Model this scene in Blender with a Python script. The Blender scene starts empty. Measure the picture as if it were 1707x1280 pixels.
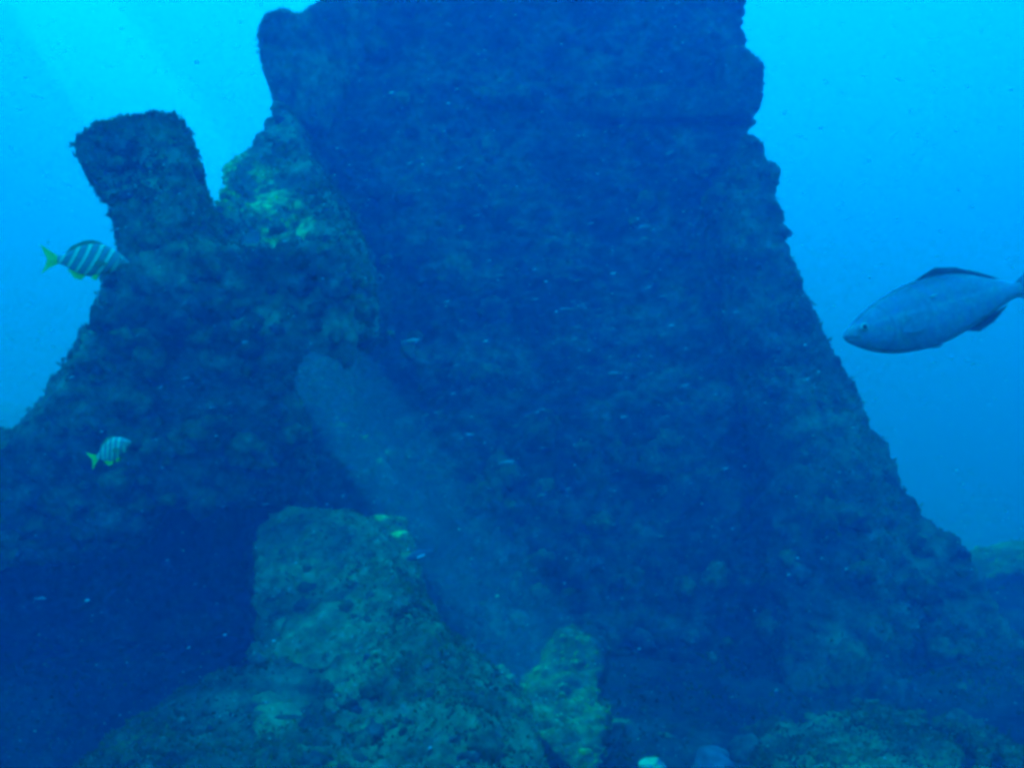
import bpy, bmesh, math, random
import numpy as np
from mathutils import Vector, Matrix
from mathutils.bvhtree import BVHTree

SC = bpy.context.scene
COL = SC.collection

# ---------------------------------------------------------------- camera
F = 1478.0                       # focal length in photo pixels (1707 wide)
CAM = Vector((0.0, 0.0, 2.0))
cd = bpy.data.cameras.new('camera')
cam = bpy.data.objects.new('camera', cd); COL.objects.link(cam)
cam.location = CAM
cam.rotation_euler = (math.radians(90), 0, 0)
cd.sensor_width = 36; cd.lens = 36 * F / 1707
cd.clip_start = 0.02; cd.clip_end = 1000
SC.camera = cam

# ---------------------------------------------------------------- sky, sun, exposure
SUN_DIR = Vector((-0.60, 0.58, 0.68)).normalized()     # towards the sun
w = bpy.data.worlds.new('World'); SC.world = w; w.use_nodes = True
nt = w.node_tree; nt.nodes.clear()
sky = nt.nodes.new('ShaderNodeTexSky'); sky.sky_type = 'NISHITA'; sky.sun_disc = False; sky.dust_density = 0.2
sky.sun_elevation = math.asin(SUN_DIR.z)
sky.sun_rotation = math.atan2(SUN_DIR.x, SUN_DIR.y)
bg = nt.nodes.new('ShaderNodeBackground'); bg.inputs['Strength'].default_value = 0.058
wo = nt.nodes.new('ShaderNodeOutputWorld')
nt.links.new(sky.outputs[0], bg.inputs[0]); nt.links.new(bg.outputs[0], wo.inputs[0])

sl = bpy.data.lights.new('sun', 'SUN'); sl.energy = 5.0; sl.angle = math.radians(0.6)
sl.color = (1.0, 0.95, 0.86)
sun = bpy.data.objects.new('sun', sl); COL.objects.link(sun)
sun.location = (-20, 16, 22)
sun.rotation_euler = SUN_DIR.to_track_quat('Z', 'Y').to_euler()

vs = SC.view_settings
vs.view_transform = 'Standard'; vs.look = 'None'; vs.gamma = 1; vs.exposure = 4.52
vs.use_curve_mapping = False
SC.render.engine = 'CYCLES'
SC.cycles.volume_bounces = 1
SC.cycles.max_bounces = 4; SC.cycles.diffuse_bounces = 2
SC.cycles.use_denoising = True
SC.cycles.filter_width = 3.6

# ---------------------------------------------------------------- helpers
rng = np.random.default_rng(7)
random.seed(7)

def at(px, py, Y):
    """point seen at photo pixel (px, py) at distance Y in front of the camera"""
    return Vector(((px - 853.5) / F * Y, Y, CAM.z + (640 - py) / F * Y))

def _h(ix, iy, iz, seed):
    n = (ix * 374761393 + iy * 668265263 + iz * 2147483647 + seed * 1274126177) & 0xffffffff
    n = ((n ^ (n >> 13)) * 1274126177) & 0xffffffff
    n = (n ^ (n >> 16)) & 0xffffffff
    return n

def pnoise(P, seed=0):
    P = np.asarray(P, dtype=np.float64)
    i = np.floor(P).astype(np.int64); f = P - i
    u = f * f * f * (f * (f * 6 - 15) + 10)
    out = np.zeros(len(P))
    for dx in (0, 1):
        for dy in (0, 1):
            for dz in (0, 1):
                n = _h(i[:, 0] + dx, i[:, 1] + dy, i[:, 2] + dz, seed)
                gx = ((n & 1023) / 511.5 - 1); gy = (((n >> 10) & 1023) / 511.5 - 1); gz = (((n >> 20) & 1023) / 511.5 - 1)
                d = gx * (f[:, 0] - dx) + gy * (f[:, 1] - dy) + gz * (f[:, 2] - dz)
                wt = (u[:, 0] if dx else 1 - u[:, 0]) * (u[:, 1] if dy else 1 - u[:, 1]) * (u[:, 2] if dz else 1 - u[:, 2])
                out += wt * d
    return out

def relief(P, amp=1.0, seed=0):
    """knobbly encrusted relief in metres"""
    d = 0.11 * pnoise(P * 0.9 + 3.1, seed) * 1.4
    d += 0.085 * pnoise(P * 2.3 + 9.7, seed + 1) * 1.4
    d += 0.055 * (np.abs(pnoise(P * 5.0, seed + 2)) * 2 - 0.4)
    d += 0.055 * (np.abs(pnoise(P * 10.0, seed + 3)) * 2 - 0.4)
    d += 0.030 * pnoise(P * 21.0, seed + 4)
    return d * amp

def tag(o, label=None, cat=None, group=None, kind=None):
    if label: o['label'] = label
    if cat: o['category'] = cat
    if group: o['group'] = group
    if kind: o['kind'] = kind
    return o

def link(name, mesh, mat=None, parent=None):
    o = bpy.data.objects.new(name, mesh); COL.objects.link(o)
    if mat: mesh.materials.clear(); mesh.materials.append(mat)
    if parent: o.parent = parent
    return o

def empty(name, loc=(0, 0, 0)):
    o = bpy.data.objects.new(name, None); COL.objects.link(o); o.location = loc
    return o

def np_mesh(name, V, faces_flat, n_per):
    """mesh from numpy arrays with faces all of the same size"""
    V = np.asarray(V, dtype=np.float32); Fc = np.asarray(faces_flat, dtype=np.int32).ravel()
    me = bpy.data.meshes.new(name)
    nf = len(Fc) // n_per
    me.vertices.add(len(V)); me.vertices.foreach_set('co', V.ravel())
    me.loops.add(len(Fc)); me.loops.foreach_set('vertex_index', Fc)
    me.polygons.add(nf)
    me.polygons.foreach_set('loop_start', np.arange(nf, dtype=np.int32) * n_per)
    me.update(calc_edges=True); me.validate()
    return me

def smooth(me):
    me.polygons.foreach_set('use_smooth', np.ones(len(me.polygons), dtype=bool)); me.update()

# ---------------------------------------------------------------- materials
def new_mat(name):
    m = bpy.data.materials.new(name); m.use_nodes = True
    n = m.node_tree; b = n.nodes['Principled BSDF']
    return m, n, b

def crust_mat(name, stops, scale=5.0, bump=0.6, spots=0.0):
    """encrusted surface: patches of algae, coralline crust and bare rust"""
    stops = [(p, (c[0], c[1] * 0.93, min(1, c[2] * 1.15))) for p, c in stops]
    m, n, b = new_mat(name)
    geo = n.nodes.new('ShaderNodeNewGeometry')
    a = n.nodes.new('ShaderNodeTexNoise'); a.inputs['Scale'].default_value = scale; a.inputs['Detail'].default_value = 9; a.inputs['Roughness'].default_value = 0.72
    n.links.new(geo.outputs['Position'], a.inputs['Vector'])
    r = n.nodes.new('ShaderNodeValToRGB')
    e = r.color_ramp.elements
    e[0].position, e[0].color = stops[0][0], (*stops[0][1], 1)
    e[1].position, e[1].color = stops[-1][0], (*stops[-1][1], 1)
    for p, c in stops[1:-1]:
        x = e.new(p); x.color = (*c, 1)
    n.links.new(a.outputs['Fac'], r.inputs['Fac'])
    col = r.outputs['Color']
    # large patches of different growth
    a2 = n.nodes.new('ShaderNodeTexNoise'); a2.inputs['Scale'].default_value = scale * 0.28; a2.inputs['Detail'].default_value = 4
    n.links.new(geo.outputs['Position'], a2.inputs['Vector'])
    r2 = n.nodes.new('ShaderNodeValToRGB'); r2.color_ramp.elements[0].position = 0.38; r2.color_ramp.elements[1].position = 0.62
    r2.color_ramp.elements[0].color = (0.45, 0.5, 0.58, 1); r2.color_ramp.elements[1].color = (1.3, 1.22, 1.0, 1)
    n.links.new(a2.outputs['Fac'], r2.inputs['Fac'])
    mx = n.nodes.new('ShaderNodeMix'); mx.data_type = 'RGBA'; mx.blend_type = 'MULTIPLY'; mx.inputs[0].default_value = 1
    n.links.new(col, mx.inputs[6]); n.links.new(r2.outputs['Color'], mx.inputs[7]); col = mx.outputs[2]
    if spots > 0:   # pale barnacle specks
        v = n.nodes.new('ShaderNodeTexVoronoi'); v.inputs['Scale'].default_value = 26
        n.links.new(geo.outputs['Position'], v.inputs['Vector'])
        vr = n.nodes.new('ShaderNodeValToRGB'); vr.color_ramp.elements[0].position = 0.12; vr.color_ramp.elements[1].position = 0.26
        vr.color_ramp.elements[0].color = (spots,) * 3 + (1,); vr.color_ramp.elements[1].color = (0, 0, 0, 1)
        n.links.new(v.outputs['Distance'], vr.inputs['Fac'])
        n3 = n.nodes.new('ShaderNodeTexNoise'); n3.inputs['Scale'].default_value = 3.0; n.links.new(geo.outputs['Position'], n3.inputs['Vector'])
        mm = n.nodes.new('ShaderNodeMapRange'); mm.inputs[1].default_value = 0.52; mm.inputs[2].default_value = 0.66
        n.links.new(n3.outputs['Fac'], mm.inputs[0])
        mu = n.nodes.new('ShaderNodeMath'); mu.operation = 'MULTIPLY'
        n.links.new(vr.outputs['Color'], mu.inputs[0]); n.links.new(mm.outputs[0], mu.inputs[1])
        m2 = n.nodes.new('ShaderNodeMix'); m2.data_type = 'RGBA'
        n.links.new(mu.outputs[0], m2.inputs[0]); n.links.new(col, m2.inputs[6]); m2.inputs[7].default_value = (0.5, 0.52, 0.42, 1)
        col = m2.outputs[2]
    n.links.new(col, b.inputs['Base Color'])
    b.inputs['Roughness'].default_value = 0.95; b.inputs['Specular IOR Level'].default_value = 0.1
    bn = n.nodes.new('ShaderNodeTexNoise'); bn.inputs['Scale'].default_value = 34; bn.inputs['Detail'].default_value = 6; bn.inputs['Roughness'].default_value = 0.7
    n.links.new(geo.outputs['Position'], bn.inputs['Vector'])
    bp = n.nodes.new('ShaderNodeBump'); bp.inputs['Strength'].default_value = bump; bp.inputs['Distance'].default_value = 0.03
    n.links.new(bn.outputs['Fac'], bp.inputs['Height']); n.links.new(bp.outputs[0], b.inputs['Normal'])
    return m

def plain_mat(name, c, rough=0.7, spec=0.2, var=0.25, scale=12.0):
    m, n, b = new_mat(name)
    tc = n.nodes.new('ShaderNodeTexCoord')
    a = n.nodes.new('ShaderNodeTexNoise'); a.inputs['Scale'].default_value = scale; a.inputs['Detail'].default_value = 5
    n.links.new(tc.outputs['Object'], a.inputs['Vector'])
    r = n.nodes.new('ShaderNodeValToRGB'); r.color_ramp.elements[0].position = 0.3; r.color_ramp.elements[1].position = 0.7
    r.color_ramp.elements[0].color = tuple(x * (1 - var) for x in c) + (1,); r.color_ramp.elements[1].color = tuple(min(1, x * (1 + var)) for x in c) + (1,)
    n.links.new(a.outputs['Fac'], r.inputs['Fac']); n.links.new(r.outputs[0], b.inputs['Base Color'])
    b.inputs['Roughness'].default_value = rough; b.inputs['Specular IOR Level'].default_value = spec
    return m

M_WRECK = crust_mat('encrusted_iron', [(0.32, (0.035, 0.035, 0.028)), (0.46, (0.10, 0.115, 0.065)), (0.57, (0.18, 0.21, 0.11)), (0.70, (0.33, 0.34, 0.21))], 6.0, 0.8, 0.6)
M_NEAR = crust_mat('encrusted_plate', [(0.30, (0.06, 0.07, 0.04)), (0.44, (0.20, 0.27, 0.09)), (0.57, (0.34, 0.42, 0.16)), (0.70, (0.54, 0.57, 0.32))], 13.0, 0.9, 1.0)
M_SHOULDER = crust_mat('encrusted_shoulder', [(0.32, (0.05, 0.055, 0.035)), (0.45, (0.20, 0.24, 0.11)), (0.56, (0.36, 0.42, 0.19)), (0.68, (0.58, 0.58, 0.36))], 6.5, 0.9, 0.7)
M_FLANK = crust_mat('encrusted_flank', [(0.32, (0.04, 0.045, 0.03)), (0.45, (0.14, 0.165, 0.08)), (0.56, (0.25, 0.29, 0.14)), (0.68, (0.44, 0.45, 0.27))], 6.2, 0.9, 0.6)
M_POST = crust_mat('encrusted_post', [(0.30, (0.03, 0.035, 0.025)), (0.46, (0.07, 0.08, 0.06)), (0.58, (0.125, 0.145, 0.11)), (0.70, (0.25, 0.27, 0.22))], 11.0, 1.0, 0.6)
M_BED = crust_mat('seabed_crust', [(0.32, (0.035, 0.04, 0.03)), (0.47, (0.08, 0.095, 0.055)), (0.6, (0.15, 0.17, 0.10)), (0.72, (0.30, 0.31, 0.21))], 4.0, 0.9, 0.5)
def turf_mat(*a):
    m = crust_mat(*a); n = m.node_tree; b = n.nodes['Principled BSDF']
    src = b.inputs['Base Color'].links[0].from_socket
    tr = n.nodes.new('ShaderNodeBsdfTranslucent'); n.links.new(src, tr.inputs['Color'])
    mx = n.nodes.new('ShaderNodeMixShader'); mx.inputs[0].default_value = 0.5
    n.links.new(b.outputs[0], mx.inputs[1]); n.links.new(tr.outputs[0], mx.inputs[2])
    n.links.new(mx.outputs[0], n.nodes['Material Output'].inputs['Surface'])
    return m
M_TURF = turf_mat('turf_algae', [(0.30, (0.06, 0.09, 0.02)), (0.48, (0.15, 0.21, 0.05)), (0.6, (0.28, 0.35, 0.10)), (0.72, (0.45, 0.47, 0.20))], 7.0, 0.2, 0.0)

# ---------------------------------------------------------------- rough encrusted solids
SOLIDS = []     # (object, BVH) for placing small things on them

def ring_solid(bm, rings):
    """closed solid from a list of rings (lists of Vectors, same length)"""
    vr = [[bm.verts.new(p) for p in r] for r in rings]
    n = len(rings[0])
    for a, b in zip(vr[:-1], vr[1:]):
        for k in range(n):
            bm.faces.new((a[k], a[(k + 1) % n], b[(k + 1) % n], b[k]))
    bm.faces.new(list(reversed(vr[0]))); bm.faces.new(vr[-1])

def prism(bm, pts, depth, inset=0.9, back=1.0):
    """outline (world points) carried back along the vector depth, with rounded front and back"""
    c = sum(pts, Vector()) / len(pts); d = Vector(depth)
    rings = []
    for t, s in ((0, inset), (0.14, 1.0), (0.8, back), (1.0, back * inset)):
        rings.append([c + (p - c) * s + d * t for p in pts])
    ring_solid(bm, rings)

def rough_solid(name, build, mat, parent=None, voxel=0.035, amp=1.0, seed=1, soften=4, extra=None, cut=None):
    bm = bmesh.new(); build(bm)
    bmesh.ops.recalc_face_normals(bm, faces=bm.faces)
    me = bpy.data.meshes.new(name + '_raw'); bm.to_mesh(me); bm.free()
    tmp = bpy.data.objects.new('tmp', me); COL.objects.link(tmp)
    if cut:
        bo = tmp.modifiers.new('b', 'BOOLEAN'); bo.operation = 'DIFFERENCE'; bo.solver = 'EXACT'; bo.object = cut
    r = tmp.modifiers.new('r', 'REMESH'); r.mode = 'VOXEL'; r.voxel_size = voxel
    if soften:
        s = tmp.modifiers.new('s', 'SMOOTH'); s.iterations = soften; s.factor = 0.6
    dg = bpy.context.evaluated_depsgraph_get()
    out = bpy.data.meshes.new_from_object(tmp.evaluated_get(dg))
    bpy.data.objects.remove(tmp); bpy.data.meshes.remove(me)
    out.name = name
    n = len(out.vertices)
    co = np.empty(n * 3, np.float32); out.vertices.foreach_get('co', co); co = co.reshape(-1, 3).astype(np.float64)
    no = np.empty(n * 3, np.float32); out.vertex_normals.foreach_get('vector', no); no = no.reshape(-1, 3)
    d = relief(co, amp, seed)
    if extra: d = d + extra(co, no)
    co = co + no * d[:, None]
    out.vertices.foreach_set('co', co.astype(np.float32).ravel()); smooth(out)
    o = link(name, out, mat, parent)
    out.calc_loop_triangles()
    SOLIDS.append((o, BVHTree.FromPolygons([tuple(c) for c in co], [tuple(p.vertices) for p in out.polygons])))
    return o

def tufts(src, count, size, parent, seed, up=1.0, floor=0.12, region=None, mat=None, lift=0.0, name='algae_turf'):
    """turf of small algae blades growing on a solid; denser on what faces up"""
    g = np.random.default_rng(seed)
    me = src.data
    me.calc_loop_triangles()
    T = np.empty(len(me.loop_triangles) * 3, np.int32); me.loop_triangles.foreach_get('vertices', T); T = T.reshape(-1, 3)
    V = np.empty(len(me.vertices) * 3, np.float32); me.vertices.foreach_get('co', V); V = V.reshape(-1, 3)
    A, B, C = V[T[:, 0]], V[T[:, 1]], V[T[:, 2]]
    N = np.cross(B - A, C - A); ar = np.linalg.norm(N, axis=1) + 1e-12; N = N / ar[:, None]
    wgt = ar * (floor + up * np.clip(N[:, 2] + 0.15, 0, 1))
    cen = (A + B + C) / 3
    patch = np.clip(pnoise(cen * 1.7, seed) * 2.2 + 0.6, 0.05, 1.3); wgt *= patch
    if region is not None: wgt *= region(cen)
    f = g.choice(len(T), count, p=wgt / wgt.sum())
    u = g.random((count, 2)); s = u.sum(1) > 1; u[s] = 1 - u[s]
    P = A[f] + (B[f] - A[f]) * u[:, :1] + (C[f] - A[f]) * u[:, 1:]
    Nf = N[f]
    K = 4
    P = np.repeat(P, K, 0); Nf = np.repeat(Nf, K, 0)
    sz = np.repeat(size * np.clip(np.exp(g.normal(0, 0.4, count)), 0.5, 2.0), K)
    dirv = Nf + g.normal(0, 0.75, P.shape); dirv[:, 2] += 0.25
    dirv /= np.linalg.norm(dirv, axis=1)[:, None]
    side = np.cross(dirv, g.normal(0, 1, P.shape)); side /= np.linalg.norm(side, axis=1)[:, None] + 1e-9
    base = P - Nf * 0.01 + g.normal(0, 0.35, P.shape) * sz[:, None]
    tip = base + dirv * (sz * g.uniform(0.6, 1.5, len(sz)))[:, None]
    mid = (base + tip) / 2
    wd = (sz * g.uniform(0.18, 0.42, len(sz)))[:, None]
    Vt = np.stack([base, mid + side * wd, tip, mid - side * wd], 1).reshape(-1, 3)
    Ft = np.arange(len(Vt))
    m = np_mesh(name, Vt, Ft, 4)
    o = link(name, m, mat or M_TURF, parent); o['kind'] = 'stuff'
    return o

def outline(px, Y, jitter=0.0):
    """photo outline -> world points; Y a number or a function of (px, py)"""
    return [at(x, y, Y(x, y) if callable(Y) else Y) for x, y in px]

# ---------------------------------------------------------------- seabed
def ground_z(X, Y):
    P = np.stack([X, Y, np.zeros_like(X)], 1)
    z = 0.30 * pnoise(P * 0.22 + 5, 50) + 0.16 * pnoise(P * 0.7, 51)
    z += 0.10 * np.abs(pnoise(P * 1.9, 52)) + 0.07 * np.abs(pnoise(P * 4.5, 53)) + 0.035 * np.abs(pnoise(P * 11, 54))
    z -= 0.02
    z += 1.9 * np.exp(-(((X + 13.5) / 4.5) ** 2 + ((Y - 20) / 5) ** 2))       # far mound on the left
    z += 0.75 * np.exp(-(((X - 5.6) / 1.6) ** 2 + ((Y - 8.4) / 1.5) ** 2)) + 0.35 * np.exp(-(((X - 3.4) / 1.3) ** 2 + ((Y - 5.6) / 0.8) ** 2))        # rise beyond the right flank
    z -= 0.55 * np.exp(-(((X + 2.4) / 1.1) ** 2 + ((Y - 4.6) / 1.3) ** 2))    # scour under the left flank
    z -= 0.13 * np.clip(Y - 7.5, 0, 14) * np.clip((X + 6) / 6, 0, 1)
    return z
def axis(lo, hi, step, far):
    a = np.arange(lo, hi + 1e-6, step)
    o = np.geomspace(step * 1.5, far, 46)
    return np.concatenate([lo - o[::-1], a, hi + o])
xs = axis(-7.0, 7.5, 0.045, 145.0); ys = axis(1.2, 13.0, 0.045, 140.0)
GX, GY = np.meshgrid(xs, ys); gx, gy = GX.ravel(), GY.ravel()
gz = ground_z(gx, gy)
nx, ny = len(xs), len(ys)
idx = np.arange(nx * ny).reshape(ny, nx)
Q = np.stack([idx[:-1, :-1], idx[:-1, 1:], idx[1:, 1:], idx[1:, :-1]], -1).reshape(-1, 4)
gm = np_mesh('seabed', np.stack([gx, gy, gz], 1), Q, 4); smooth(gm)
seabed = tag(link('seabed', gm, M_BED), kind='structure')

# ---------------------------------------------------------------- the wreck
wreck = tag(empty('shipwreck', (0, 6.5, 0)), 'huge dark encrusted piece of shipwreck towering over the seabed', 'wreck')
OFF = -Vector((0, 6.5, 0))
def sh(o):
    o.matrix_parent_inverse = Matrix.Translation(OFF); return o

def Ywall(x, y):           # the wall leans back a little towards its top
    return 6.0 + max(0, (1130 - y)) * 0.0031

# rusted-through hole that lets a shaft of sun into the shade in front of the wall
HOLE = at(546, 626, 6.4); HR = 0.35
cb = bmesh.new(); nq = 14
vd = (HOLE - CAM).normalized(); e1 = (vd - SUN_DIR * vd.dot(SUN_DIR)).normalized(); e2 = SUN_DIR.cross(e1)   # oval, longer front to back
ring_solid(cb, [[HOLE + SUN_DIR * t + e1 * (1.2 * k_ * math.cos(a)) + e2 * (HR * k_ * (1 + 0.08 * math.sin(3 * a)) * math.sin(a)) for a in np.linspace(0, 2 * math.pi, nq, endpoint=False)] for t, k_ in ((-1.6, 1.0), (0, 1.0), (4.5, 1.05))])
bmesh.ops.recalc_face_normals(cb, faces=cb.faces)
cm = bpy.data.meshes.new('cutter'); cb.to_mesh(cm); cb.free()
cutter = bpy.data.objects.new('cutter', cm); COL.objects.link(cutter)

wall_px = [(535, -540), (532, -60), (532, 60), (500, 120), (470, 170), (452, 205), (418, 248), (372, 275), (338, 300), (300, 360), (240, 420),
           (225, 520), (270, 640), (330, 760), (390, 860), (400, 1000), (420, 1190), (800, 1230), (1200, 1200), (1560, 1190),
           (1520, 1060), (1478, 960), (1430, 860), (1378, 770), (1330, 665), (1300, 560), (1285, 430), (1268, 300), (1258, 195), (1248, 80), (1240, -540)]
def b_wall(bm):
    prism(bm, outline(wall_px, Ywall), (0, 2.2, 0), 0.985, 0.97)
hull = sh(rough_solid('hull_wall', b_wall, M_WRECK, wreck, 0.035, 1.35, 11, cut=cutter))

# flared head of the frame at the top left
knob_px = [(640, -40), (560, -20), (525, 0), (500, 14), (470, 6), (436, 14), (420, 44), (428, 84), (446, 122), (456, 165), (470, 200), (560, 240), (640, 250)]
def b_knob(bm): prism(bm, outline(knob_px, lambda x, y: 8.1 + max(0, x - 450) * 0.0075), (-0.35, 1.7, 0.2), 0.9)
knob = sh(rough_solid('frame_head', b_knob, M_SHOULDER, wreck, 0.03, 0.35, 21, 2))

# broken stub left of the notch
stub_px = [(118, 238), (150, 202), (200, 190), (246, 184), (284, 185), (294, 228), (308, 270), (320, 312), (345, 380), (352, 470), (205, 480),
           (200, 440), (184, 408), (178, 372), (188, 346), (160, 324), (140, 288)]
def b_stub(bm): prism(bm, outline(stub_px, lambda x, y: 4.9 + max(0, 250 - y) * 0.006), (-0.15, 0.75, 0.1), 0.92)
stub = sh(rough_solid('broken_stub', b_stub, M_SHOULDER, wreck, 0.03, 0.35, 31, 2))

# sloping left flank with the hollow beneath it
def Yleft(x, y): return 4.8 - max(0, (230 - x)) * 0.0003 + max(0, y - 540) * 0.0018
left_px = [(215, 400), (200, 470), (196, 515), (164, 532), (138, 580), (108, 624), (72, 680), (10, 738), (-60, 736), (-170, 640), (-420, 560), (-800, 640), (-1000, 1000), (-900, 1300), (-500, 1160), (-350, 1060),
           (-140, 985), (60, 950), (190, 930), (245, 905), (285, 845), (345, 822), (430, 840), (520, 880), (540, 760), (562, 690), (618, 600), (606, 490), (590, 400)]
def b_left(bm): prism(bm, outline(left_px, Yleft), (-1.0, 1.9, 0), 0.97)
left = sh(rough_solid('left_flank', b_left, M_SHOULDER, wreck, 0.035, 0.75, 41, cut=cutter))

# plating at the back of the hollow
back_px = [(-900, 780), (-300, 800), (200, 760), (520, 780), (540, 1230), (-900, 1260)]
def b_back(bm): prism(bm, outline(back_px, 6.75), (0, 0.5, 0), 0.97)
# unseen plate added to shade the water in front, slotted for the beam
shade_px = [(620, -60), (150, -62), (112, -86), (-95, -400), (-160, -450), (-235, -370), (-30, -64), (-210, -62), (-900, -220), (-1150, -800), (-850, -1350), (300, -1350), (640, -900)]
def b_shade(bm): prism(bm, outline(shade_px, 12.0), (-0.6, 0.6, 0.7), 0.985)
shade_plate = sh(rough_solid('added_shade_plate', b_shade, M_WRECK, wreck, 0.05, 0.8, 48))
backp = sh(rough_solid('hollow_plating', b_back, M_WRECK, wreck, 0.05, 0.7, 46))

# outer buttress behind the right edge of the wall
right_px = [(1190, 330), (1246, 215), (1268, 226), (1284, 310), (1316, 408), (1348, 492), (1402, 585), (1440, 648), (1472, 712), (1504, 756), (1512, 806), (1556, 872), (1606, 908),
            (1636, 975), (1668, 1030), (1718, 1080), (1800, 1140), (1860, 1250), (1500, 1250), (1330, 1200), (1260, 700)]
def b_right(bm): prism(bm, outline(right_px, lambda x, y: 7.6 - (y - 400) * 0.0024), (0, 1.6, 0), 0.97)
right = sh(rough_solid('right_buttress', b_right, M_FLANK, wreck, 0.035, 0.7, 51))

# bracket and lip near the upper right corner
brk_px = [(1205, 74), (1246, 76), (1276, 106), (1277, 150), (1270, 184), (1205, 190)]
def b_brk(bm): prism(bm, outline(brk_px, 8.75), (0, 0.9, 0), 0.95)
brk = sh(rough_solid('bracket', b_brk, M_WRECK, wreck, 0.025, 0.2, 61, 1))
lip_px = [(980, 150), (1100, 138), (1245, 150), (1262, 192), (1180, 196), (1060, 205), (985, 190)]
def b_lip(bm): prism(bm, outline(lip_px, 8.65), (0, 0.6, 0), 0.9)
lip = sh(rough_solid('lip_plate', b_lip, M_WRECK, wreck, 0.03, 0.3, 66, 2))

# shoulder that climbs back from the flank to the tower behind the notch
shoulder_px = [(292, 400), (316, 318), (345, 284), (384, 264), (416, 242), (448, 205), (470, 165), (545, 285), (600, 400), (612, 560), (330, 560)]
def b_shoulder(bm): prism(bm, outline(shoulder_px, lambda x, y: 4.86 + max(0, 420 - y) * 0.0125), (-0.15, 1.6, 0), 0.96)
shoulder = sh(rough_solid('shoulder', b_shoulder, M_SHOULDER, wreck, 0.03, 0.6, 76, 3, cut=cutter))
bpy.data.objects.remove(cutter); bpy.data.meshes.remove(cm)

# ---------------------------------------------------------------- foreground pieces
def Yslab(x, y): return 5.3 - (y - 850) * 0.0048
slab_px = [(404, 890), (440, 842), (520, 836), (610, 852), (676, 850), (692, 890), (708, 960), (748, 1030), (800, 1080), (838, 1128), (880, 1150),
           (905, 1240), (935, 1480), (400, 1480), (396, 1200), (420, 1080), (398, 1000), (402, 930)]
def b_slab(bm): prism(bm, outline(slab_px, Yslab), (0.1, 0.55, -1.0), 0.95)
slab = tag(rough_solid('collapsed_plate', b_slab, M_NEAR, None, 0.028, 0.62, 81),
           'broad green crusted plate sloping down in front of the wreck', 'wreck debris')
slab['label'] = 'broad green crusted slab of wreckage sloping down in front of the dark wall'

post_px = [(800, 1310), (828, 1235), (866, 1165), (896, 1100), (918, 1060), (950, 1030), (990, 1022), (1016, 1044), (1020, 1085), (1006, 1130),
           (1002, 1165), (1024, 1185), (1018, 1225), (1008, 1300), (1000, 1440), (780, 1440)]
def b_post(bm): prism(bm, outline(post_px, lambda x, y: max(3.0, 5.0 - (y - 1026) * 0.0052)), (0, 0.55, -0.35), 0.92, 0.95)
post = tag(rough_solid('broken_post', b_post, M_POST, None, 0.02, 0.42, 91),
           'short pale green encrusted post leaning right beside the collapsed slab', 'wreck debris')

rock_px = [(60, 1320), (110, 1268), (200, 1205), (300, 1150), (380, 1110), (470, 1090), (560, 1130), (620, 1330), (640, 1560), (-20, 1560)]
def b_rock(bm): prism(bm, outline(rock_px, lambda x, y: max(2.3, 3.85 - (y - 1090) * 0.0042)), (0.1, 0.8, -0.1), 0.8, 0.9)
rock = tag(rough_solid('boulder', b_rock, M_WRECK, None, 0.028, 0.6, 101),
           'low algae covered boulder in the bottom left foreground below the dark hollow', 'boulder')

mound_px = [(1330, 1300), (1400, 1262), (1450, 1238), (1520, 1216), (1600, 1218), (1690, 1250), (1780, 1300), (1800, 1560), (1290, 1560)]
def b_mound(bm): prism(bm, outline(mound_px, lambda x, y: max(2.4, 4.0 - (y - 1216) * 0.009)), (0, 0.8, -0.1), 0.8, 0.9)
mound = tag(rough_solid('boulder', b_mound, M_NEAR, None, 0.028, 0.6, 111),
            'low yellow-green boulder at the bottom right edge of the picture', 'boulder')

# ---------------------------------------------------------------- algae turf on everything
for src, n, s, sd in ((hull, 40000, 0.017, 1), (knob, 6000, 0.015, 2), (stub, 9000, 0.016, 3), (left, 28000, 0.017, 4), (right, 24000, 0.018, 5),
                      (brk, 2600, 0.015, 6), (shoulder, 12000, 0.016, 9), (lip, 4000, 0.016, 7)):
    t = tufts(src, n, s, src, 200 + sd)
for src, n, s, sd in ((slab, 30000, 0.012, 11), (post, 9000, 0.010, 12), (rock, 16000, 0.011, 13), (mound, 14000, 0.011, 14)):
    tufts(src, n, s, src, 200 + sd, floor=0.3)
def near_bed(c):
    return ((np.abs(c[:, 0]) < 7) & (c[:, 1] > 2) & (c[:, 1] < 13)).astype(float) * np.clip(6.0 / np.maximum(c[:, 1], 1), 0.3, 1.6)
bt = tufts(seabed, 50000, 0.02, None, 230, floor=0.3, region=near_bed, name='seabed_algae')
tag(bt, 'low green algae turf growing over the seabed', 'algae')

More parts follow.
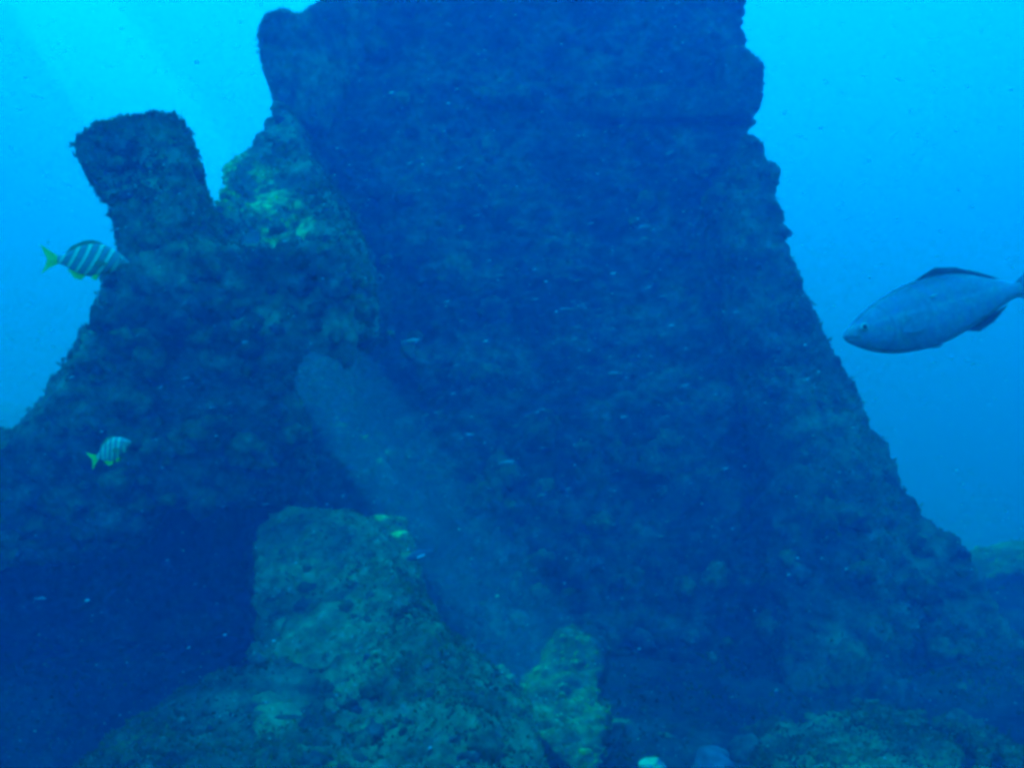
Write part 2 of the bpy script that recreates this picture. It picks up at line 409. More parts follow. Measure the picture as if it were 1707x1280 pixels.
# ---------------------------------------------------------------- clumps of sponge and coral growth on the wreck
M_CLUMP = [crust_mat('clump_olive', [(0.32, (0.08, 0.09, 0.04)), (0.5, (0.22, 0.25, 0.09)), (0.7, (0.42, 0.42, 0.18))], 22.0, 0.9),
           crust_mat('clump_pale', [(0.32, (0.08, 0.10, 0.07)), (0.5, (0.17, 0.20, 0.13)), (0.7, (0.34, 0.36, 0.22))], 22.0, 0.9),
           crust_mat('clump_rust', [(0.32, (0.10, 0.07, 0.03)), (0.5, (0.28, 0.22, 0.08)), (0.7, (0.45, 0.38, 0.14))], 22.0, 0.9)]
def clump_mesh(sd, mat):
    bm = bmesh.new(); bmesh.ops.create_icosphere(bm, subdivisions=3, radius=1.0)
    co = np.array([v.co[:] for v in bm.verts])
    k = 1 + 0.75 * pnoise(co * 1.3 + sd * 7, sd) + 0.9 * np.abs(pnoise(co * 3.1 + sd, sd + 1)) + 0.55 * pnoise(co * 6.5, sd + 2)
    for v, q in zip(bm.verts, k): v.co = v.co * float(q)
    for v in bm.verts: v.co.z *= 0.8
    me = bpy.data.meshes.new('growth_clump'); bm.to_mesh(me); bm.free(); smooth(me); me.materials.append(mat)
    return me
CL = [clump_mesh(700 + i, M_CLUMP[i % 3]) for i in range(9)]
gc = random.Random(21)
for src, n, lo, hi in ((hull, 170, 0.035, 0.15), (left, 110, 0.025, 0.10), (right, 60, 0.035, 0.13), (stub, 16, 0.025, 0.07), (shoulder, 40, 0.025, 0.08), (slab, 45, 0.015, 0.05), (post, 14, 0.012, 0.035), (rock, 24, 0.015, 0.045)):
    bvh = [b for o, b in SOLIDS if o is src][0]
    placed = 0; tries = 0
    while placed < n and tries < 4000:
        tries += 1
        px, py = gc.uniform(-20, 1727), gc.uniform(-20, 1300)
        if src is hull and gc.random() > 1.15 - abs(px - 620) / 800: continue
        if 540 < px < 780 and 600 < py < 930: continue
        h = bvh.ray_cast(CAM, (at(px, py, 1.0) - CAM).normalized())
        if h[0] is None: continue
        o = bpy.data.objects.new('growth_clump', gc.choice(CL)); COL.objects.link(o); o.parent = src
        r = lo * (hi / lo) ** (gc.random() ** 1.6)
        q = h[1].to_track_quat('Z', 'Y').to_matrix() @ Matrix.Rotation(gc.uniform(0, 6.28), 3, 'Z')
        m = q.to_4x4() @ Matrix.Diagonal((r * gc.uniform(.7, 1.3), r * gc.uniform(.7, 1.3), r, 1)); m.translation = h[0]
        o.matrix_basis = m
        placed += 1

for k in range(110):
    X = gc.uniform(-4.5, 6.5); Yp_ = gc.uniform(3.0, 9.5)
    if abs(X / Yp_) > 0.62 or (X < -0.2 and Yp_ > 5.4): continue
    z = float(ground_z(np.array([X]), np.array([Yp_]))[0]); r = 0.03 + 0.12 * gc.random() ** 2.2
    o = bpy.data.objects.new('stone', gc.choice(CL)); COL.objects.link(o); o.parent = seabed
    m = Matrix.Rotation(gc.uniform(0, 6.28), 4, 'Z') @ Matrix.Diagonal((r * gc.uniform(.7, 1.4), r * gc.uniform(.7, 1.3), r * 1.1, 1)); m.translation = (X, Yp_, z + 0.1 * r)
    o.matrix_basis = m

# ---------------------------------------------------------------- casting rays on the solids
def cast(px, py):
    d = (at(px, py, 1.0) - CAM).normalized(); best = None
    for o, b in SOLIDS:
        h = b.ray_cast(CAM, d)
        if h[0] is not None and (best is None or h[3] < best[2]): best = (h[0], h[1], h[3])
    return best

# ring-shaped barnacles on the wall
M_PALE = plain_mat('pale_shell', (0.40, 0.43, 0.34), 0.8, 0.2, 0.2, 40)
M_INK = plain_mat('dark_hole', (0.02, 0.02, 0.02), 0.9, 0.05)
def barnacle(px, py, R, label):
    h = cast(px, py); p, nrm = h[0], (CAM - h[0]).normalized() * 0.7 + h[1] * 0.3
    bm = bmesh.new(); n = 18; m = 8
    rows = []
    for i in range(n):
        a = 2 * math.pi * i / n; k = 1 + 0.10 * math.sin(2 * a + px) + 0.07 * math.sin(5 * a)
        row = []
        for j in range(m):
            b = 2 * math.pi * j / m; r = R * k + R * 0.33 * math.cos(b) * (1 + 0.3 * math.sin(3 * a))
            row.append(bm.verts.new((r * math.cos(a), r * math.sin(a), R * 0.5 * math.sin(b))))
        rows.append(row)
    for i in range(n):
        for j in range(m):
            bm.faces.new((rows[i][j], rows[(i + 1) % n][j], rows[(i + 1) % n][(j + 1) % m], rows[i][(j + 1) % m]))
    bmesh.ops.recalc_face_normals(bm, faces=bm.faces)
    me = bpy.data.meshes.new('barnacle'); bm.to_mesh(me); bm.free(); smooth(me)
    o = link('barnacle', me, M_PALE); o.location = p + nrm * 0.01
    o.rotation_euler = nrm.to_track_quat('Z', 'Y').to_euler()
    tag(o, label, 'barnacle', 'ring-shaped barnacles on the wall')
barnacle(525, 191, 0.034, 'pale ring-shaped barnacle on the wall just right of the curved notch')
barnacle(747, 45, 0.028, 'small ring-shaped barnacle high on the wall near the top of the picture')
barnacle(633, 465, 0.032, 'faint ring-shaped barnacle above the upper end of the light shaft')

# pale sponges on the seabed at the bottom
M_SPONGE = plain_mat('sponge', (0.17, 0.21, 0.23), 0.9, 0.1, 0.4, 14)
def sponge(px, py, Y, R, H, label, sd):
    c = at(px, py, Y)
    def b(bm):
        rings = []
        for t, s in ((0, 0.8), (0.25, 1.0), (0.6, 0.95), (0.85, 0.7), (1.0, 0.3)):
            rings.append([Vector((c.x + R * s * math.cos(a), c.y + R * s * math.sin(a), c.z - H + 1.3 * H * t)) for a in np.linspace(0, 2 * math.pi, 14, endpoint=False)])
        ring_solid(bm, rings)
    return tag(rough_solid('sponge', b, M_SPONGE, None, 0.010, 0.55, sd, 2), label, 'sponge')
sponge(1192, 1258, 4.0, 0.075, 0.13, 'stubby pale blue-grey sponge on the seabed near the bottom edge', 131)
sponge(1088, 1278, 3.9, 0.085, 0.14, 'rounded pale sponge cut off by the bottom edge right of the post', 141)

# ---------------------------------------------------------------- fish
def interp(tab, t):
    xs_, ys_ = zip(*tab); return float(np.interp(t, xs_, ys_))
def smooth_tab(tab, n=41):
    xs_, ys_ = zip(*tab); t = np.linspace(0, 1, n); y = np.interp(t, xs_, ys_)
    k = np.array([1, 2, 3, 2, 1]) / 9.0
    for _ in range(2):
        yp = np.pad(y, 2, mode='edge'); y2 = np.convolve(yp, k, 'valid'); y2[0], y2[-1] = y[0], y[-1]; y = y2
    return list(zip(t, y))

def fish_body(name, L, top, bot, wid, mat, parent, n=36, m=20):
    """loft along x: nose at +L/2, tail root at -L/2; top/bot/wid are half extents relative to L"""
    top, bot, wid = smooth_tab(top), smooth_tab(bot), smooth_tab(wid)
    V, Fq = [], []
    for i in range(n):
        t = (i / (n - 1)) ** 1.15
        a, b, w_ = interp(top, t) * L, interp(bot, t) * L, interp(wid, t) * L
        for j in range(m):
            th = 2 * math.pi * j / m
            c, s = math.cos(th), math.sin(th)
            y = w_ * math.copysign(abs(c) ** 0.9, c); z = (a if s >= 0 else b) * s
            V.append((L / 2 - t * L, y, z))
    for i in range(n - 1):
        for j in range(m):
            k = (j + 1) % m
            Fq.append((i * m + j, i * m + k, (i + 1) * m + k, (i + 1) * m + j))
    me = bpy.data.meshes.new(name)
    Fq.append(tuple(range(m))[::-1]); Fq.append(tuple((n - 1) * m + j for j in range(m)))
    me.from_pydata(V, [], Fq); smooth(me); me.update()
    bm = bmesh.new(); bm.from_mesh(me); bmesh.ops.recalc_face_normals(bm, faces=bm.faces); bm.to_mesh(me); bm.free()
    return link(name, me, mat, parent)

def fin(name, pts, th, mat, parent, loc=(0, 0, 0), rot=None):
    """thin fin from an outline in the x-z plane, thicker in the middle"""
    bm = bmesh.new()
    c = (sum(p[0] for p in pts) / len(pts), sum(p[1] for p in pts) / len(pts))
    e = [bm.verts.new((p[0], 0, p[1])) for p in pts]
    a = bm.verts.new((c[0], th, c[1])); b = bm.verts.new((c[0], -th, c[1]))
    for k in range(len(pts)):
        bm.faces.new((e[k], e[(k + 1) % len(pts)], a)); bm.faces.new((e[(k + 1) % len(pts)], e[k], b))
    bmesh.ops.recalc_face_normals(bm, faces=bm.faces)
    me = bpy.data.meshes.new(name); bm.to_mesh(me); bm.free()
    o = link(name, me, mat, parent); o.location = loc
    if rot: o.rotation_euler = rot
    return o

def ball(name, r, mat, parent, loc, sc=(1, 1, 1)):
    bm = bmesh.new(); bmesh.ops.create_uvsphere(bm, u_segments=12, v_segments=8, radius=r)
    for v in bm.verts: v.co = Vector((v.co.x * sc[0], v.co.y * sc[1], v.co.z * sc[2]))
    me = bpy.data.meshes.new(name); bm.to_mesh(me); bm.free(); smooth(me)
    o = link(name, me, mat, parent); o.location = loc
    return o

def pose(o, loc, fwd, up=(0, 0, 1)):
    f = Vector(fwd).normalized(); u = Vector(up); l = u.cross(f).normalized(); u = f.cross(l)
    m = Matrix((f, l, u)).transposed().to_4x4(); m.translation = Vector(loc); o.matrix_world = m

def stripe_mat(L):
    m, n, b = new_mat('striped_skin')
    tc = n.nodes.new('ShaderNodeTexCoord'); sp = n.nodes.new('ShaderNodeSeparateXYZ')
    n.links.new(tc.outputs['Object'], sp.inputs[0])
    def math_(op, a, c, d=None):
        q = n.nodes.new('ShaderNodeMath'); q.operation = op
        for k, v in enumerate((a, c, d)):
            if v is None: continue
            if isinstance(v, (int, float)): q.inputs[k].default_value = v
            else: n.links.new(v, q.inputs[k])
        return q.outputs[0]
    # stripes lean: the top is nearer the head, and they bow slightly
    zz = math_('MULTIPLY', sp.outputs['Z'], sp.outputs['Z'])
    u = math_('SUBTRACT', sp.outputs['X'], math_('MULTIPLY', sp.outputs['Z'], 0.55))
    u = math_('ADD', u, math_('MULTIPLY', zz, 2.0 / L * 0.4))
    ph = math_('MULTIPLY', u, 2 * math.pi * 6.2 / L)
    s = math_('SINE', ph, 0)
    r = n.nodes.new('ShaderNodeValToRGB'); e = r.color_ramp.elements
    e[0].position = 0.0; e[0].color = (0.22, 0.28, 0.30, 1); e[1].position = 0.97; e[1].color = (0.70, 0.80, 0.52, 1)
    k = e.new(0.58); k.color = (0.19, 0.24, 0.15, 1); k = e.new(0.80); k.color = (0.52, 0.62, 0.36, 1)
    n.links.new(math_('MULTIPLY_ADD', s, 0.5, 0.5), r.inputs['Fac'])
    # head: finer pattern fades to olive grey
    hd = n.nodes.new('ShaderNodeMapRange'); hd.inputs[1].default_value = 0.30 * L; hd.inputs[2].default_value = 0.38 * L
    n.links.new(sp.outputs['X'], hd.inputs[0])
    mx = n.nodes.new('ShaderNodeMix'); mx.data_type = 'RGBA'
    n.links.new(hd.outputs[0], mx.inputs[0]); n.links.new(r.outputs[0], mx.inputs[6]); mx.inputs[7].default_value = (0.24, 0.30, 0.24, 1)
    n.links.new(mx.outputs[2], b.inputs['Base Color'])
    b.inputs['Roughness'].default_value = 0.5; b.inputs['Specular IOR Level'].default_value = 0.35
    return m
M_YELLOW = plain_mat('yellow_fin', (0.80, 0.82, 0.10), 0.6, 0.2, 0.15, 30)
M_OLIVE = plain_mat('olive_fin', (0.20, 0.25, 0.12), 0.6, 0.2, 0.2, 30)
M_EYE = plain_mat('fish_eye', (0.02, 0.02, 0.02), 0.15, 0.6, 0.1)
M_IRIS = plain_mat('fish_iris', (0.6, 0.62, 0.5), 0.3, 0.5, 0.1)

def striped_fish(label, loc, fwd, up, L):
    root = empty('striped_fish')
    SK = stripe_mat(L)
    top = [(0, 0.012), (0.06, 0.075), (0.15, 0.15), (0.3, 0.235), (0.45, 0.265), (0.6, 0.25), (0.75, 0.19), (0.9, 0.09), (0.97, 0.055), (1, 0.05)]
    bot = [(0, 0.012), (0.06, 0.05), (0.15, 0.10), (0.3, 0.17), (0.45, 0.215), (0.6, 0.22), (0.75, 0.17), (0.9, 0.075), (0.97, 0.05), (1, 0.048)]
    wid = [(0, 0.012), (0.08, 0.05), (0.25, 0.085), (0.5, 0.085), (0.75, 0.05), (0.95, 0.02), (1, 0.016)]
    fish_body('body', L, top, bot, wid, SK, root)
    e = -L / 2
    fin('tail_fin', [(e + 0.03 * L, 0.045 * L), (e - 0.10 * L, 0.12 * L), (e - 0.25 * L, 0.22 * L), (e - 0.17 * L, 0.06 * L), (e - 0.14 * L, 0.0), (e - 0.16 * L, -0.07 * L), (e - 0.22 * L, -0.21 * L), (e - 0.09 * L, -0.11 * L), (e + 0.03 * L, -0.045 * L)], 0.008 * L, M_YELLOW, root)
    fin('dorsal_fin', [(0.18 * L, 0.20 * L), (0.10 * L, 0.28 * L), (-0.02 * L, 0.315 * L), (-0.15 * L, 0.29 * L), (-0.30 * L, 0.22 * L), (-0.40 * L, 0.10 * L), (-0.2 * L, 0.18 * L), (0.0, 0.22 * L)], 0.006 * L, M_OLIVE, root)
    fin('anal_fin', [(-0.08 * L, -0.19 * L), (-0.16 * L, -0.27 * L), (-0.26 * L, -0.26 * L), (-0.36 * L, -0.12 * L), (-0.22 * L, -0.15 * L)], 0.006 * L, M_YELLOW, root)
    for s in (-1, 1):
        fin('pelvic_fin', [(0.12 * L, -0.15 * L), (0.03 * L, -0.27 * L), (-0.02 * L, -0.25 * L), (0.03 * L, -0.17 * L)], 0.005 * L, M_YELLOW, root, (0, s * 0.03 * L, 0))
        fin('pectoral_fin', [(0, 0.02 * L), (-0.11 * L, 0.04 * L), (-0.15 * L, -0.01 * L), (-0.10 * L, -0.05 * L), (0, -0.02 * L)], 0.004 * L, M_OLIVE, root, (0.2 * L, s * 0.085 * L, -0.03 * L), (0, 0, -s * 0.3))
        ey = ball('eye', 0.028 * L, M_IRIS, root, (0.39 * L, s * 0.055 * L, 0.05 * L), (1, 0.5, 1))
        ball('pupil', 0.016 * L, M_EYE, ey, (0, s * 0.010 * L, 0), (1, 0.5, 1))
    pose(root, loc, fwd, up)
    tag(root, label, 'fish', 'striped fish near the left flank')
    return root
striped_fish('larger striped fish with yellow tail swimming right past the stub', at(156, 436, 2.5), (1, 0.12, -0.03), (0, 0, 1), 0.193)
striped_fish('smaller striped fish with yellow tail and fin, tilted upward over the left flank', at(190, 750, 1.9), (0.88, -0.32, 0.36), (-0.34, 0.10, 1), 0.100)

def silver_mat(L):
    m, n, b = new_mat('silver_skin')
    tc = n.nodes.new('ShaderNodeTexCoord'); sp = n.nodes.new('ShaderNodeSeparateXYZ'); n.links.new(tc.outputs['Object'], sp.inputs[0])
    # lateral line curve: z relative to a gentle arc
    mr = n.nodes.new('ShaderNodeMapRange'); mr.inputs[1].default_value = -0.2 * L; mr.inputs[2].default_value = 0.2 * L
    n.links.new(sp.outputs['Z'], mr.inputs[0])
    r = n.nodes.new('ShaderNodeValToRGB'); e = r.color_ramp.elements
    e[0].position = 0.0; e[0].color = (0.33, 0.40, 0.42, 1); e[1].position = 1.0; e[1].color = (0.04, 0.06, 0.08, 1)
    for p, c in ((0.50, (0.30, 0.37, 0.40)), (0.565, (0.30, 0.37, 0.40)), (0.585, (0.36, 0.43, 0.45)), (0.61, (0.35, 0.42, 0.44)), (0.64, (0.27, 0.34, 0.38)), (0.84, (0.24, 0.31, 0.35)), (0.93, (0.14, 0.18, 0.21))):
        q = e.new(p); q.color = (*c, 1)
    n.links.new(mr.outputs[0], r.inputs['Fac'])
    ns = n.nodes.new('ShaderNodeTexNoise'); ns.inputs['Scale'].default_value = 30; ns.inputs['Detail'].default_value = 4
    n.links.new(tc.outputs['Object'], ns.inputs['Vector'])
    mx = n.nodes.new('ShaderNodeMix'); mx.data_type = 'RGBA'; mx.blend_type = 'OVERLAY'; mx.inputs[0].default_value = 0.35
    n.links.new(r.outputs[0], mx.inputs[6]); n.links.new(ns.outputs['Color'], mx.inputs[7])
    def M(op, a, c=None, d=None):
        q = n.nodes.new('ShaderNodeMath'); q.operation = op
        for k, v in enumerate((a, c, d)):
            if v is None: continue
            if isinstance(v, (int, float)): q.inputs[k].default_value = v
            else: n.links.new(v, q.inputs[k])
        return q.outputs[0]
    X, Z = sp.outputs['X'], sp.outputs['Z']
    # edge of the gill cover: an arc behind the eye; and the mouth slit
    dx = M('SUBTRACT', X, 0.37 * L); dz = M('MULTIPLY', Z, 0.75)
    d = M('SQRT', M('ADD', M('MULTIPLY', dx, dx), M('MULTIPLY', dz, dz)))
    gill = M('MULTIPLY', M('LESS_THAN', M('ABSOLUTE', M('SUBTRACT', d, 0.105 * L)), 0.006 * L), M('LESS_THAN', X, 0.34 * L))
    slit = M('MULTIPLY', M('LESS_THAN', M('ABSOLUTE', M('ADD', Z, M('MULTIPLY', M('SUBTRACT', 0.5 * L, X), 0.32))), 0.0045 * L), M('GREATER_THAN', X, 0.435 * L))
    # rows of scales
    vo = n.nodes.new('ShaderNodeTexVoronoi'); vo.inputs['Scale'].default_value = 62 / L * 0.6; vo.feature = 'DISTANCE_TO_EDGE'
    n.links.new(tc.outputs['Object'], vo.inputs['Vector'])
    sc = n.nodes.new('ShaderNodeMapRange'); sc.inputs[1].default_value = 0.0; sc.inputs[2].default_value = 0.2; sc.inputs[3].default_value = 0.88; sc.inputs[4].default_value = 1.06
    n.links.new(vo.outputs['Distance'], sc.inputs[0])
    dark = M('MULTIPLY', M('SUBTRACT', 1.0, M('MULTIPLY', M('MAXIMUM', M('MULTIPLY', gill, 0.35), slit), 0.5)), sc.outputs[0])
    m3 = n.nodes.new('ShaderNodeMix'); m3.data_type = 'RGBA'; m3.blend_type = 'MULTIPLY'; m3.inputs[0].default_value = 1
    cc = n.nodes.new('ShaderNodeCombineColor')
    for k in range(3): n.links.new(dark, cc.inputs[k])
    n.links.new(mx.outputs[2], m3.inputs[6]); n.links.new(cc.outputs[0], m3.inputs[7])
    n.links.new(m3.outputs[2], b.inputs['Base Color'])
    b.inputs['Roughness'].default_value = 0.38; b.inputs['Metallic'].default_value = 0.1
    return m
M_DARKFIN = plain_mat('dark_fin', (0.08, 0.11, 0.14), 0.6, 0.2, 0.2, 20)
M_GREYFIN = plain_mat('grey_fin', (0.27, 0.34, 0.38), 0.6, 0.2, 0.2, 20)

def silver_fish(label, loc, fwd, up, L):
    root = empty('silver_fish')
    SK = silver_mat(L)
    top = [(0, 0.015), (0.04, 0.05), (0.12, 0.10), (0.25, 0.155), (0.4, 0.19), (0.55, 0.20), (0.7, 0.17), (0.85, 0.10), (0.95, 0.045), (1, 0.035)]
    bot = [(0, 0.02), (0.04, 0.06), (0.12, 0.115), (0.25, 0.16), (0.4, 0.175), (0.55, 0.165), (0.7, 0.125), (0.85, 0.07), (0.95, 0.035), (1, 0.03)]
    wid = [(0, 0.015), (0.06, 0.05), (0.2, 0.085), (0.45, 0.09), (0.7, 0.06), (0.92, 0.022), (1, 0.016)]
    fish_body('body', L, top, bot, wid, SK, root, 44, 24)
    e = -L / 2
    fin('tail_fin', [(e + 0.04 * L, 0.035 * L), (e - 0.08 * L, 0.10 * L), (e - 0.24 * L, 0.20 * L), (e - 0.15 * L, 0.06 * L), (e - 0.10 * L, 0), (e - 0.15 * L, -0.06 * L), (e - 0.24 * L, -0.20 * L), (e - 0.08 * L, -0.10 * L), (e + 0.04 * L, -0.03 * L)], 0.008 * L, M_GREYFIN, root)
    fin('dorsal_fin', [(0.10 * L, 0.175 * L), (0.02 * L, 0.205 * L), (-0.07 * L, 0.232 * L), (-0.18 * L, 0.205 * L), (-0.30 * L, 0.145 * L), (-0.40 * L, 0.085 * L), (-0.25 * L, 0.125 * L), (-0.05 * L, 0.18 * L)], 0.006 * L, M_DARKFIN, root)
    fin('anal_fin', [(-0.14 * L, -0.135 * L), (-0.22 * L, -0.16 * L), (-0.31 * L, -0.13 * L), (-0.41 * L, -0.062 * L), (-0.28 * L, -0.09 * L)], 0.006 * L, M_DARKFIN, root)
    for s in (-1, 1):
        fin('pectoral_fin', [(0, 0.018 * L), (-0.07 * L, 0.045 * L), (-0.115 * L, 0.035 * L), (-0.115 * L, -0.03 * L), (-0.07 * L, -0.035 * L), (0, -0.018 * L)], 0.004 * L, M_GREYFIN, root, (0.235 * L, s * 0.092 * L, -0.035 * L), (0, 0, -s * 0.16))
        fin('pelvic_fin', [(0.12 * L, -0.16 * L), (0.03 * L, -0.185 * L), (0.0, -0.175 * L), (0.05 * L, -0.16 * L)], 0.004 * L, M_GREYFIN, root, (0, s * 0.02 * L, 0))
        ey = ball('eye', 0.022 * L, M_IRIS, root, (0.41 * L, s * 0.058 * L, 0.028 * L), (1, 0.5, 1))
        ball('pupil', 0.013 * L, M_EYE, ey, (0, s * 0.007 * L, 0), (1, 0.5, 1))
    ball('scar', 0.012 * L, M_IRIS, root, (0.02 * L, 0.083 * L, 0.09 * L), (1.6, 0.25, 0.7))
    pose(root, loc, fwd, up)
    return tag(root, label, 'fish')
silver_fish('large silver fish with dark fins swimming left at the right edge', at(1556, 522, 3.1), (-1, -0.05, -0.27), (-0.25, 0, 1), 0.655)

# little reef fish with a bright streak above the collapsed slab
M_DUSK = plain_mat('dusky_skin', (0.10, 0.15, 0.20), 0.5, 0.4, 0.2, 30)
M_WHITE = plain_mat('white_streak', (0.8, 0.85, 0.85), 0.4, 0.4, 0.05)
def reef_fish(label, loc, fwd, up, L):
    root = empty('reef_fish')
    fish_body('body', L, [(0, .02), (.1, .1), (.3, .19), (.5, .2), (.75, .13), (1, .04)], [(0, .02), (.1, .08), (.3, .16), (.5, .17), (.75, .11), (1, .04)],
              [(0, .02), (.2, .07), (.5, .08), (.8, .04), (1, .015)], M_DUSK, root, 18, 12)
    e = -L / 2
    fin('tail_fin', [(e + .03 * L, .04 * L), (e - .2 * L, .15 * L), (e - .13 * L, 0), (e - .2 * L, -.15 * L), (e + .03 * L, -.04 * L)], .008 * L, M_DUSK, root)
    fin('dorsal_fin', [(.15 * L, .17 * L), (-.05 * L, .26 * L), (-.3 * L, .2 * L), (-.4 * L, .08 * L), (-.1 * L, .17 * L)], .006 * L, M_DUSK, root)
    for s in (-1, 1):
        fin('streak', [(.14 * L, .02 * L), (-.16 * L, .045 * L), (-.18 * L, -.03 * L), (.12 * L, -.055 * L)], .012 * L, M_WHITE, root, (0, s * .078 * L, -.02 * L))
    pose(root, loc, fwd, up)
    return tag(root, label, 'fish')
reef_fish('small dusky fish with bright white streak above the collapsed slab', at(700, 925, 3.6), (-1, -0.2, -0.28), (0, 0, 1), 0.115)

# school of tiny fish in the shade of the wall: too small to show parts
M_TINY = plain_mat('tiny_fish_skin', (0.34, 0.42, 0.42), 0.7, 0.2, 0.2, 20)
M_TINY_B = plain_mat('bright_fish_skin', (0.65, 0.72, 0.72), 0.5, 0.3, 0.1, 20)
def tiny_mesh(name, mat):
    V, Fq = [], []
    prof = [(0.5, .01, .008), (.36, .07, .05), (.15, .10, .07), (-.1, .085, .06), (-.3, .04, .025), (-.36, .03, .015)]
    for x, h, w_ in prof:
        for j in range(8):
            a = 2 * math.pi * j / 8; V.append((x, w_ * math.cos(a), h * math.sin(a)))
    for i in range(len(prof) - 1):
        for j in range(8):
            k = (j + 1) % 8; Fq.append((i * 8 + j, i * 8 + k, (i + 1) * 8 + k, (i + 1) * 8 + j))
    b0 = len(V); V += [(-.34, .008, .03), (-.34, .008, -.03), (-.52, 0, .12), (-.46, 0, 0), (-.52, 0, -.12), (-.34, -.008, .03), (-.34, -.008, -.03)]
    Fq += [(b0, b0 + 2, b0 + 3), (b0 + 1, b0 + 3, b0 + 4), (b0, b0 + 3, b0 + 1), (b0 + 5, b0 + 3, b0 + 2), (b0 + 6, b0 + 4, b0 + 3), (b0 + 5, b0 + 6, b0 + 3)]
    Fq.append(tuple(range(8))); Fq.append(tuple(5 * 8 + j for j in range(8)))
    me = bpy.data.meshes.new(name); me.from_pydata(V, [], Fq); smooth(me)
    bm = bmesh.new(); bm.from_mesh(me); bmesh.ops.recalc_face_normals(bm, faces=bm.faces); bm.to_mesh(me); bm.free()
    me.materials.append(mat); return me
TM, TB = tiny_mesh('tiny_fish', M_TINY), tiny_mesh('bright_tiny_fish', M_TINY_B)
known = [(1072, 378, 22, 0), (1025, 622, 26, 0), (1140, 643, 22, 0), (685, 568, 34, 0), (845, 770, 30, 0), (1345, 632, 13, 1), (475, 402, 11, 1), (67, 997, 24, 0),
         (380, 673, 15, 0), (408, 570, 12, 1), (310, 630, 13, 1), (118, 629, 14, 1), (895, 687, 9, 1), (1240, 245, 12, 0), (1190, 260, 12, 0), (940, 515, 18, 0),
         (1080, 480, 13, 0), (1105, 557, 14, 0), (960, 545, 14, 0), (755, 655, 10, 1), (735, 663, 10, 0), (815, 435, 9, 1), (520, 388, 8, 1), (610, 300, 8, 1), (1125, 300, 10, 0)]
g = random.Random(5)
OWN = {(67, 997): 'tiny pale fish alone in the dark hollow at the lower left', (118, 629): 'tiny bright fish at the lit edge of the left flank',
       (310, 630): 'tiny bright fish above the smaller striped fish, over the left flank', (475, 402): 'tiny white fish just below the green shelf of the notch',
       (1345, 632): 'tiny bright fish beside the right edge of the wall, below the silver fish', (685, 568): 'longest pale tiny fish, over the upper end of the light shaft',
       (845, 770): 'dim long tiny fish just right of the light shaft', (1072, 378): 'plump pale tiny fish, highest of the larger ones on the wall',
       (1025, 622): 'plump pale tiny fish, left one of two level with each other', (1140, 643): 'plump pale tiny fish, right one of two level with each other'}
def put_tiny(px, py, ln, bright):
    Y = g.uniform(3.4, 5.0)
    o = link('tiny_fish', TB if bright else TM)
    d = Vector((g.choice((1, 1, -1)), g.uniform(-.35, .35), 0)); d.z = d.x * g.uniform(0.02, 0.32)
    pose(o, at(px, py, Y), d)
    s = ln / F * Y; o.scale = (s, s * 1.0, s * 0.9)
    lab = OWN.get((px, py)) or ('tiny bright fish glinting in front of the dark wall' if bright else 'tiny pale fish of the loose school in the shade of the wall')
    tag(o, lab, 'fish', 'tiny fish schooling in front of the wall')
for k in known: put_tiny(*k)
while len(known) < 130:
    x, y = g.gauss(980, 230), g.gauss(560, 230)
    if 420 < x < 1380 and 60 < y < 1000 and x < 1230 + max(0, y - 400) * 0.4:
        k = (x, y, g.uniform(6, 15), g.random() < 0.12); known.append(k); put_tiny(*k)

# ---------------------------------------------------------------- drifting particles
gp = np.random.default_rng(99)
NP = 5200
Yp = gp.uniform(0.9, 5.4, NP)
pp = np.stack([gp.uniform(-0.75, 0.75, NP) * Yp, Yp, CAM.z + gp.uniform(-0.52, 0.5, NP) * Yp], 1)
sz = np.exp(gp.normal(-7.2, 0.45, NP)) * np.clip(Yp / 2.2, 0.7, 2.2)
dr = np.stack([np.ones(NP), gp.normal(0, .3, NP), gp.normal(0.2, .12, NP)], 1); dr /= np.linalg.norm(dr, axis=1)[:, None]
sd_ = np.cross(dr, [0, 0, 1.0]); sd_ /= np.linalg.norm(sd_, axis=1)[:, None]; upv = np.cross(sd_, dr)
ln = (sz * gp.uniform(1.0, 3.2, NP))[:, None]; s1 = sz[:, None]
Vp = np.stack([pp + dr * ln, pp + sd_ * s1, pp + upv * s1, pp - sd_ * s1, pp - upv * s1, pp - dr * ln], 1).reshape(-1, 3)
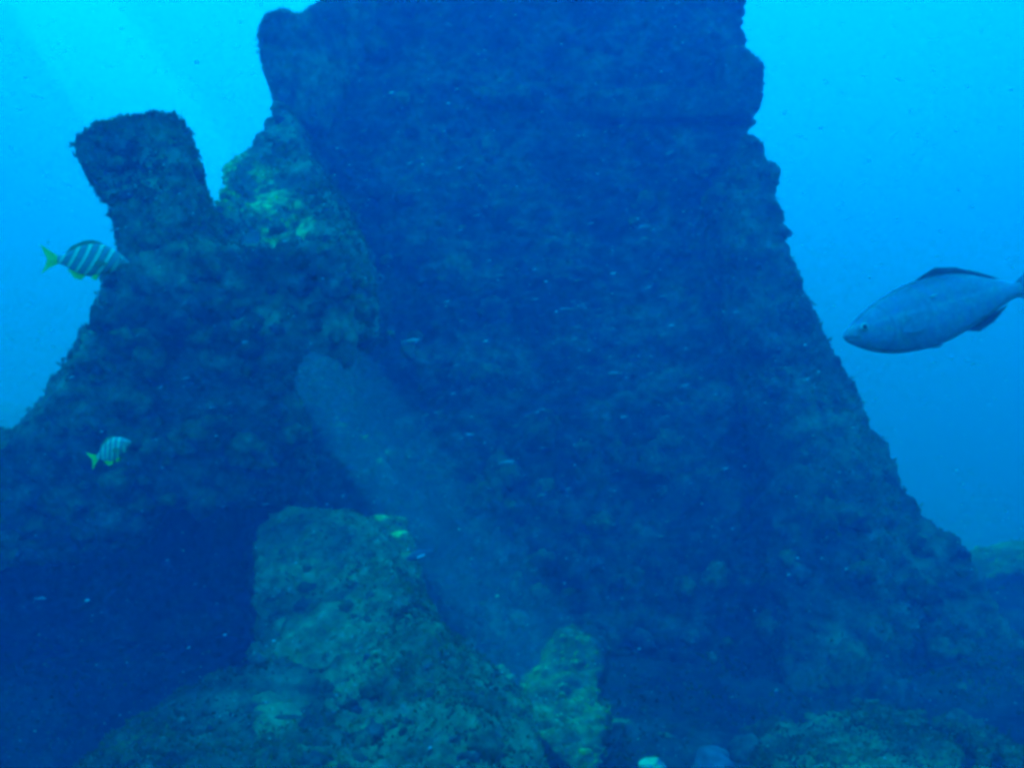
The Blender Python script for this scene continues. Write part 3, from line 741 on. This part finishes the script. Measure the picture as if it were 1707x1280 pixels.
tri = np.array([(0, 1, 2), (0, 2, 3), (0, 3, 4), (0, 4, 1), (5, 2, 1), (5, 3, 2), (5, 4, 3), (5, 1, 4)])
Tp = (np.arange(NP)[:, None, None] * 6 + tri[None]).reshape(-1, 3)
M_SNOW = plain_mat('marine_snow', (0.7, 0.76, 0.76), 0.8, 0.2, 0.1)
M_SNOW2 = M_SNOW.node_tree; _b = M_SNOW2.nodes['Principled BSDF']; _t = M_SNOW2.nodes.new('ShaderNodeBsdfTranslucent'); _m = M_SNOW2.nodes.new('ShaderNodeMixShader')
_t.inputs[0].default_value = (0.8, 0.85, 0.85, 1); M_SNOW2.links.new(_b.outputs[0], _m.inputs[1]); M_SNOW2.links.new(_t.outputs[0], _m.inputs[2]); M_SNOW2.links.new(_m.outputs[0], M_SNOW2.nodes['Material Output'].inputs['Surface'])
snow = link('drifting_particles', np_mesh('drifting_particles', Vp, Tp, 3), M_SNOW)
tag(snow, 'fine pale specks drifting through the water', 'particles', kind='stuff')

# ---------------------------------------------------------------- the water itself
hz = bpy.data.meshes.new('haze'); bm = bmesh.new(); bmesh.ops.create_cube(bm, size=1.0)
zb, zt = float(gz.min()) - 1.0, 18.0
for v in bm.verts: v.co = Vector((v.co.x * 330, v.co.y * 330, zb if v.co.z < 0 else zt))
bm.to_mesh(hz); bm.free()
mh = bpy.data.materials.new('sea_water'); mh.use_nodes = True
n = mh.node_tree; n.nodes.clear()
pv = n.nodes.new('ShaderNodeVolumePrincipled'); mo = n.nodes.new('ShaderNodeOutputMaterial')
pv.inputs['Density'].default_value = 1.0
SS = (0.002, 0.0262, 0.104)            # scattering per metre
SA = (0.60, 0.0600, 0.0075)             # absorption per metre
pv.inputs['Color'].default_value = (*SS, 1)
pv.inputs['Absorption Color'].default_value = (*[max(0.0, 1 - a / (1 - s)) ** 2 for a, s in zip(SA, SS)], 1)
pv.inputs['Anisotropy'].default_value = 0.05
n.links.new(pv.outputs[0], mo.inputs['Volume'])
haze = link('haze', hz, mh); tag(haze, 'blue sea water filling the whole place', 'water', kind='stuff')
